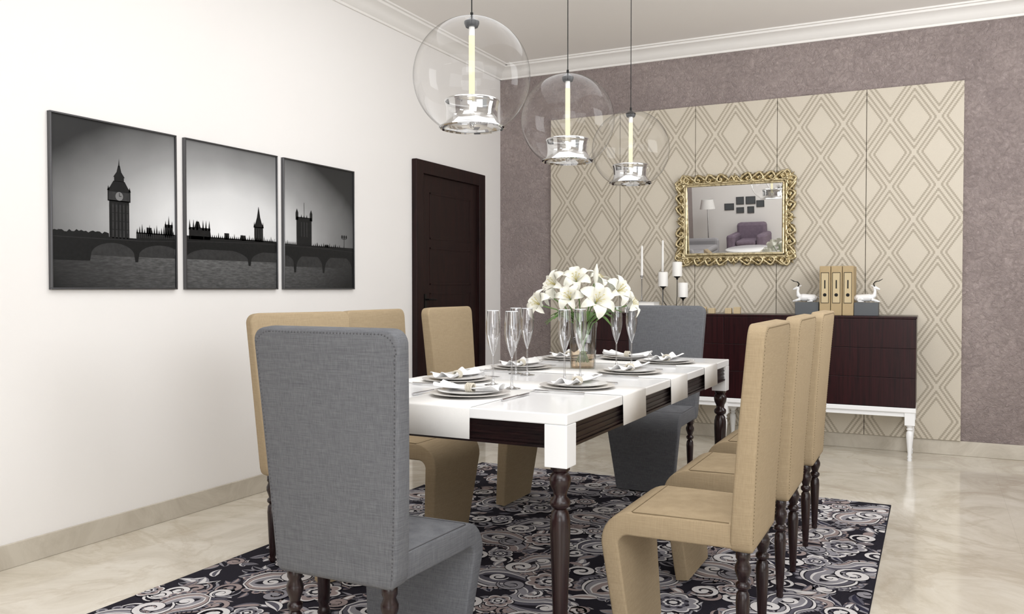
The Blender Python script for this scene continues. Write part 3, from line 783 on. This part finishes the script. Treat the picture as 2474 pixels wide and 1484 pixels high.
def leaf(cx_,cz_,ang,L,w_,curl=.5):
    vs=[]
    for i in range(7):
        f=i/6; hw=w_*math.sin(pi*(f*.92+.06))
        aa=ang+curl*f
        bx_=cx_+L*f*math.cos(aa); bz=cz_+L*f*math.sin(aa); nx,nz=-math.sin(aa),math.cos(aa)
        y=-.026-.02*math.sin(f*pi)
        vs+=[(bx_-nx*hw,y+.014,bz-nz*hw),(bx_,y-.006,bz),(bx_+nx*hw,y+.014,bz+nz*hw)]
    m.add(vs,[(3*i+j,3*i+j+1,3*i+j+4,3*i+j+3) for i in range(6) for j in (0,1)])
fw,fh=gw+.024,gh+.024
def side(ax,az,bx_,bz,nx,nz,n):
    tx,tz=(bx_-ax),(bz-az); L=math.hypot(tx,tz);tx/=L;tz/=L
    for i in range(n):
        f=(i+.5)/n; x=ax+(bx_-ax)*f; z=az+(bz-az)*f
        fl_=1 if f<.5 else -1
        if n%2 and i==n//2:
            for q in range(7): leaf(x,z,math.atan2(nz,nx)+(q-3)*.45-.1*(q-3),.056+.012*(q==3),.0105,0)
            for fq in (-1,1): cscroll(x+tx*fq*L/n*.27,z+tz*fq*L/n*.27,tx,tz,nx,nz,L/n*.5,.038,fq,.0058)
            continue
        cscroll(x,z,tx,tz,nx,nz,L/n*1.02,.054,fl_,.0078)
        aN=math.atan2(nz,nx)
        crs=1 if (tx*nz-tz*nx)>0 else -1
        for q,(ds,dn,da,ll) in enumerate(((-.3,.036,.9,.046),(-.1,.044,.5,.04),(.15,.034,.1,.042),(.3,.018,-.3,.046),(.05,.004,.7,.044),(-.05,.004,-.5,.044),(-.4,.002,.2,.044),(.42,.002,-.1,.042),(-.2,.002,0,.046),(.2,.002,.0,.046),(-.22,.03,.3,.03),(.08,.03,-.5,.03))):
            s_=ds*fl_*L/n
            leaf(x+tx*s_+nx*dn,z+tz*s_+nz*dn,aN+crs*da*fl_,ll,.0105,.5*crs*fl_)
side(-fw,fh,fw,fh,0,1,9); side(-fw,-fh,fw,-fh,0,-1,9); side(-fw,-fh,-fw,fh,-1,0,7); side(fw,-fh,fw,fh,1,0,7)
for sx in (-1,1):
    for sz in (-1,1):
        a0=math.atan2(sz,sx)
        for q in range(7): leaf(sx*(fw-.005),sz*(fh-.005),a0+(q-3)*.36,.082-.006*abs(q-3),.0140,0)
        cscroll(sx*(fw+.016),sz*(fh-.01),0,sz,sx,0,.07,.045,-1,.0075)
        cscroll(sx*(fw-.01),sz*(fh+.016),sx,0,0,sz,.07,.045,-1,.0075)
        m.sphere((sx*(fw+.005),-.045,sz*(fh+.005)),.014,10,8)
m.obj('frame',m_gold,parent=R,ang=60)
# ---------------------------------------------------------------- triptych
def mk_pic():
    t=NT('monochrome_river_photograph')
    g=t.n('ShaderNodeNewGeometry'); sp=t.n('ShaderNodeSeparateXYZ'); t.l(g.outputs['Position'],sp.inputs[0])
    Y,Z=sp.outputs[1],sp.outputs[2]
    a=t.math('POWER',t.math('DIVIDE',t.math('SUBTRACT',Y,3.45),1.22),2); b=t.math('POWER',t.math('DIVIDE',t.math('SUBTRACT',Z,1.49),.58),2)
    r=t.math('SQRT',t.math('ADD',a,b))
    nz=t.noise(t.coord('World'),3,5)
    r=t.math('ADD',r,t.math('MULTIPLY',t.math('SUBTRACT',nz,.5),.14))
    sky=t.ramp(r,[(0,rgb(234,234,234)),(.35,rgb(212,212,212)),(.65,rgb(146,146,146)),(1,rgb(44,44,44))])
    wn=t.noise(t.coord('World',(1,10,60)),3,4,.5)
    wat=t.ramp(wn,[(.3,rgb(70,70,70)),(.5,rgb(88,88,88)),(.7,rgb(106,106,106))])
    wat=t.mix(t.ramp(r,[(.35,(0,0,0)),(1.0,(1,1,1))]),wat,rgb(26,26,26))
    c=t.mix(t.math('LESS_THAN',Z,1.352),sky,wat)
    t.set(Base_Color=c,Roughness=.4); t.b.inputs['Specular IOR Level'].default_value=.2; return t.m
m_pic=mk_pic(); m_sil=mat('photo_silhouette_black',rgb(18,18,18),.5,var=.6,scale=60,spec=.2); m_sil2=mat('photo_silhouette_grey',rgb(48,48,48),.5,var=.5,scale=50,spec=.2)
m_clock=mat('clock_face',rgb(112,112,112),.5)
def poly(m,pts,x,mi=0):
    m.add([(x,y,z) for y,z in pts],[tuple(range(len(pts)))],mi)
def rect(m,y0,y1,z0,z1,x,mi=0): poly(m,[(y0,z0),(y1,z0),(y1,z1),(y0,z1)],x,mi)
def spire(m,yc,w_,z0,z1,x,mi=0): poly(m,[(yc-w_/2,z0),(yc+w_/2,z0),(yc,z1)],x,mi)
arches=[(2.62,2.86),(2.88,3.15),(3.17,3.62),(3.64,4.0),(4.02,4.27),(4.29,4.57)]
def bridge(m,ya,yb,x):
    def deck(y): return 1.425+(.026*math.sin((y-2.9)/1.9*pi) if y>2.9 else 0)
    N=90
    def low(y):
        o=.03 if y>4 else 0
        for a,b in arches:
            if a<y<b:
                u=(y-(a+b)/2)/((b-a)/2); return 1.335-o+(.062+o)*math.sqrt(max(0,1-u*u))
        return 1.310-o
    for i in range(N):
        y0=ya+(yb-ya)*i/N; y1=ya+(yb-ya)*(i+1)/N
        poly(m,[(y0,low(y0)),(y1,low(y1)),(y1,deck(y1)),(y0,deck(y0))],x)
        poly(m,[(y0,deck(y0)-.012),(y1,deck(y1)-.012),(y1,deck(y1)-.010),(y0,deck(y0)-.010)],x+.0002,1)
    y=ya+.03
    while y<yb-.01:
        rect(m,y-.0012,y+.0012,deck(y),deck(y)+.022,x); y+=.09
for k,(ya,yb) in enumerate(((2.42,3.112),(3.165,3.855),(3.905,4.592))):
    R=empty('framed_picture',(XL,(ya+yb)/2,1.57),label=('dark framed monochrome photograph of clock tower by river','dark framed monochrome photograph of arched bridge over river','dark framed monochrome photograph of square tower and bridge')[k],cat='picture',group='triptych of framed photographs')
    c0=Vector((XL,(ya+yb)/2,1.57))
    z0,z1=1.177,1.963
    m=MB(); fwid=.008
    for bb in ((ya,yb,z0,z0+fwid),(ya,yb,z1-fwid,z1),(ya,ya+fwid,z0+fwid,z1-fwid),(yb-fwid,yb,z0+fwid,z1-fwid)):
        m.box(0,.022,bb[0]-c0.y,bb[1]-c0.y,bb[2]-c0.z,bb[3]-c0.z)
    m.obj('frame',m_frame,parent=R,smooth=False,bevel=.0015)
    m=MB(); m.box(.001,.012,ya-c0.y+.006,yb-c0.y-.006,z0-c0.z+.006,z1-c0.z-.006); m.obj('photo_print',m_pic,parent=R,smooth=False)
    m=MB(); X=.0125; X2=.0131; X1=.0128
    ia,ib=ya+.009,yb-.009
    if k==0:
        rng=random.Random(3)
        y=ia
        pts=[(ia,1.34)]
        while y<2.72: pts.append((y,1.445+rng.uniform(-.008,.006))); y+=.012
        pts+= [(2.72,1.40),(2.72,1.34)]
        poly(m,pts,X,0)
        rect(m,ia,ib,1.35,1.415,X,0)
        rect(m,2.72,2.83,1.40,1.60,X1); rect(m,2.712,2.838,1.595,1.645,X1); 
        poly(m,[(2.708,1.645),(2.842,1.645),(2.825,1.662),(2.806,1.692),(2.744,1.692),(2.725,1.662)],X1)
        rect(m,2.748,2.802,1.69,1.71,X1); poly(m,[(2.743,1.71),(2.807,1.71),(2.788,1.735),(2.78,1.765),(2.77,1.765),(2.762,1.735)],X1); spire(m,2.775,.008,1.76,1.80,X1)
        for yy in (2.716,2.834): spire(m,yy,.012,1.645,1.668,X1)
        for j in range(5): rect(m,2.735+j*.02,2.744+j*.02,1.42,1.585,X2,1)
        for zz in (1.46,1.50,1.54,1.58): rect(m,2.72,2.83,zz,zz+.003,X2+.0001,0)
        rect(m,2.718,2.832,1.60,1.64,X2,1)
        m.add([(X2+.0002,2.775+.021*math.cos(a),1.62+.021*math.sin(a)) for a in [2*pi*i/20 for i in range(20)]],[tuple(range(20))],2)
        rect(m,2.774,2.777,1.62,1.637,X2+.0004); rect(m,2.775,2.787,1.619,1.622,X2+.0004)
        rect(m,2.87,ib,1.40,1.456,X1)
        for j in range(16): spire(m,2.875+j*.0145,.011,1.45,1.475+.012*(j%3),X1)
        for j in range(20): rect(m,2.875+j*.0115,2.879+j*.0115,1.43,1.45,X2,1)
        rect(m,2.93,2.96,1.44,1.482,X1)
        rect(m,3.04,3.09,1.44,1.505,X1); 
        for yy in (3.045,3.065,3.085): spire(m,yy,.012,1.49,1.55 if yy==3.065 else 1.525,X1)
    if k==1:
        rect(m,ia,ib,1.39,1.458,X1)
        rect(m,3.195,3.34,1.44,1.503,X1)
        for yy in (3.2,3.225,3.25,3.29,3.31,3.333): spire(m,yy,.014,1.49,1.545,X1)
        poly(m,[(3.23,1.5),(3.275,1.5),(3.262,1.535),(3.243,1.535)],X1)
        for j in range(34): spire(m,3.34+j*.0145,.011,1.452,1.472+.014*(j%4==0),X1)
        rect(m,3.44,3.475,1.45,1.485,X1); rect(m,3.56,3.60,1.45,1.48,X1)
        rect(m,3.668,3.738,1.44,1.535,X1); poly(m,[(3.662,1.53),(3.745,1.53),(3.727,1.56),(3.716,1.59),(3.704,1.65),(3.702,1.65),(3.690,1.59),(3.679,1.56)],X1)
        for yy in (3.668,3.738): spire(m,yy,.012,1.53,1.565,X1)
        for yy in (3.683,3.703,3.723): rect(m,yy-.003,yy+.003,1.47,1.525,X2,1)
    if k==2:
        rect(m,ia,ib,1.38,1.450,X1)
        rect(m,4.025,4.165,1.43,1.62,X1)
        for yy in (4.03,4.16): rect(m,yy-.012,yy+.012,1.6,1.645,X1); spire(m,yy,.024,1.645,1.67,X1)
        for yy in (4.07,4.095,4.12): spire(m,yy,.012,1.615,1.638,X1); rect(m,yy-.004,yy+.004,1.50,1.59,X2,1)
        rect(m,4.094,4.097,1.61,1.71,X1)
        for j in range(10): spire(m,ia+.005+j*.011,.01,1.445,1.468,X1)
        for j in range(14): spire(m,4.18+j*.02,.012,1.445,1.462+.006*(j%3),X1)
        rect(m,4.487,4.491,1.42,1.53,X1); rect(m,4.467,4.511,1.505,1.508,X1)
        for yy in (4.467,4.489,4.511): m.add([(X2,yy+.008*math.cos(a),1.52+.012*math.sin(a)) for a in [2*pi*i/10 for i in range(10)]],[tuple(range(10))],0)
        rect(m,4.29,4.33,1.425,1.46,X1)
    rect(m,max(ia,2.5),ib,1.335-(.02 if k==2 else 0),1.405,X+.0001,1)
    bridge(m,ia,ib,X2)
    m.v=[(x,y-c0.y,z-c0.z) for x,y,z in m.v]
    m.obj('photo_skyline',[m_sil,m_sil2,m_clock],parent=R,smooth=False)
# ---------------------------------------------------------------- lounge seen in the mirror
m_sofa=mat('pale_grey_sofa_fabric',rgb(150,148,150),.9,var=.1,bump=.2)
m_plum=mat('muted_plum_upholstery',rgb(122,108,122),.9,var=.25,scale=20)
def sofa(loc,rz,w,mt,label,n):
    R=empty(n,loc,rz,label=label,cat='sofa' if n=='sofa' else 'chair')
    bx('base',-w,w,-.4,.42,.12,.4,mt,parent=R,bevel=.04)
    bx('backrest',-w,w,-.42,-.2,.38,.82,mt,parent=R,bevel=.06)
    k=2 if w>.7 else 1
    for sx in (-1,1):
        bx('armrest',sx*w-.09,sx*w+.09,-.4,.42,.12,.62,mt,parent=R,bevel=.05)
        for sy in (-.33,.35): bx('leg',sx*(w-.1)-.02,sx*(w-.1)+.02,sy-.02,sy+.02,0,.125,m_maho,parent=R)
    for i in range(k):
        c_=(-w+w/k*(2*i+1)); bx('seat_cushion',c_-w/k+.1/k,c_+w/k-.1/k,-.2,.42,.39,.5,mt,parent=R,bevel=.04)
sofa((-4.3,-2.6,0),-pi/2,1.0,m_sofa,'pale grey fabric sofa standing against mauve wall','sofa')
sofa((-3.45,-4.5,0),0,.3,m_plum,'muted plum armchair standing against white wall','armchair')
R=empty('coffee_table',(-3.2,-3.1,0),label='white oval coffee table on a pedestal base',cat='table')
m=MB(); m.lathe([(.0001,.41),(.5,.41),(.53,.425),(.53,.445),(.5,.46),(.0001,.46)],seg=40); m.v=[(x*.8,y*1.1,z) for x,y,z in m.v]; m.obj('tabletop',m_lacq,parent=R)
m=MB(); m.lathe([(.0001,0),(.22,0),(.2,.03),(.1,.08),(.09,.34),(.2,.41),(.0001,.41)],seg=30); m.obj('base',m_lacq,parent=R)
R=empty('floor_lamp',(-4.3,-4.5,0),label='slim floor lamp with white drum shade',cat='lamp')
m=MB(); m.lathe([(.0001,0),(.15,0),(.15,.02),(.012,.03),(.01,1.2),(.0001,1.2)],seg=24); m.obj('pole',m_silver,parent=R)
m=MB(); m.lathe([(.16,1.15),(.12,1.35)],seg=32); m.obj('lamp_shade',m_cloth,parent=R)
for k,(x,z,w_,h_) in enumerate(((-3.95,1.15,.1,.07),(-3.72,1.27,.08,.08),(-3.72,1.07,.08,.06),(-3.5,1.27,.1,.08),(-3.5,1.07,.07,.07),(-3.3,1.19,.08,.07))):
    R=empty('photo_frame',(x,-5,z),label='small black and white photo frame on white wall',cat='picture',group='small photo frames')
    bx('frame',-w_,w_,0,.02,-h_,h_,m_frame,parent=R); bx('print',-w_+.012,w_-.012,.02,.022,-h_+.012,h_-.012,m_greybox,parent=R)
W=empty('added_window_1',(3.0,1.2,1.55),kind='structure')  # added window to go with the side fill; the wall behind is solid
m=MB()
for (a,b,c_,d_) in ((-2,2,-1.1,-1.03),(-2,2,1.03,1.1),(-2,-1.93,-1.1,1.1),(1.93,2,-1.1,1.1),(-.03,.03,-1.1,1.1)): m.box(-.05,0,a,b,c_,d_)
m.obj('window_frame',m_lacq,parent=W,smooth=False)
bx('window_pane',-.012,-.004,-1.93,1.93,-1.03,1.03,mat('sky_glass',rgb(215,225,235),.05),parent=W)
# ---------------------------------------------------------------- lights
def area(name,loc,target,sx,sy,power,c=(1,1,1)):
    l=bpy.data.lights.new(name,'AREA'); l.shape='RECTANGLE'; l.size=sx; l.size_y=sy; l.energy=power; l.color=c
    o=bpy.data.objects.new(name,l); COL.objects.link(o); o.location=loc
    o.rotation_euler=(Vector(target)-Vector(loc)).to_track_quat('-Z','Y').to_euler(); return o
CW=(.95,.972,1)
area('side_fill_light',(2.85,1.2,1.6),(-1.5,2.9,1.5),3.6,2.0,72,CW)  # added fill from the right, no daylight comes through the wall
area('overhead_fill_light',(-1.4,3.2,3.12),(-1.4,3.2,0),2.2,3.2,44,CW)  # added soft fill over the table, no fixture here
area('overhead_fill_light',(-.6,-1.2,3.12),(-.6,-1.2,0),3.0,3.0,54,CW)  # added overhead fill near the camera, no fixture here
area('overhead_fill_light',(-3.2,-3.2,3.12),(-3.2,-3.6,0),1.5,1.5,62,CW)  # added overhead fill to brighten the lounge in the mirror
area('rear_fill_light',(1.2,-4.6,1.5),(-1.2,4.5,3.1),2.6,2.0,74,CW)  # added fill behind the camera, no window there
area('upward_fill_light',(1.3,4.2,2.2),(-.8,5.0,3.15),1.6,1.6,56,CW)  # added unseen fill aimed up to brighten the ceiling, no lamp body
area('upward_fill_light',(.3,.2,2.2),(-.6,2.9,3.15),1.8,1.2,36,CW)  # another added fill that lifts the ceiling tone
wd=bpy.data.worlds.new('World'); S.world=wd; wd.use_nodes=True
wd.node_tree.nodes['Background'].inputs[0].default_value=(1,.98,.96,1); wd.node_tree.nodes['Background'].inputs[1].default_value=.6
# ---------------------------------------------------------------- camera
cd=bpy.data.cameras.new('camera'); cd.sensor_width=36; cd.lens=36*2043/2474; cd.clip_start=.05
co=bpy.data.objects.new('camera',cd); COL.objects.link(co)
co.location=(0,0,1.18); co.rotation_euler=(math.radians(90-1.23),0,math.radians(26.55))
S.camera=co
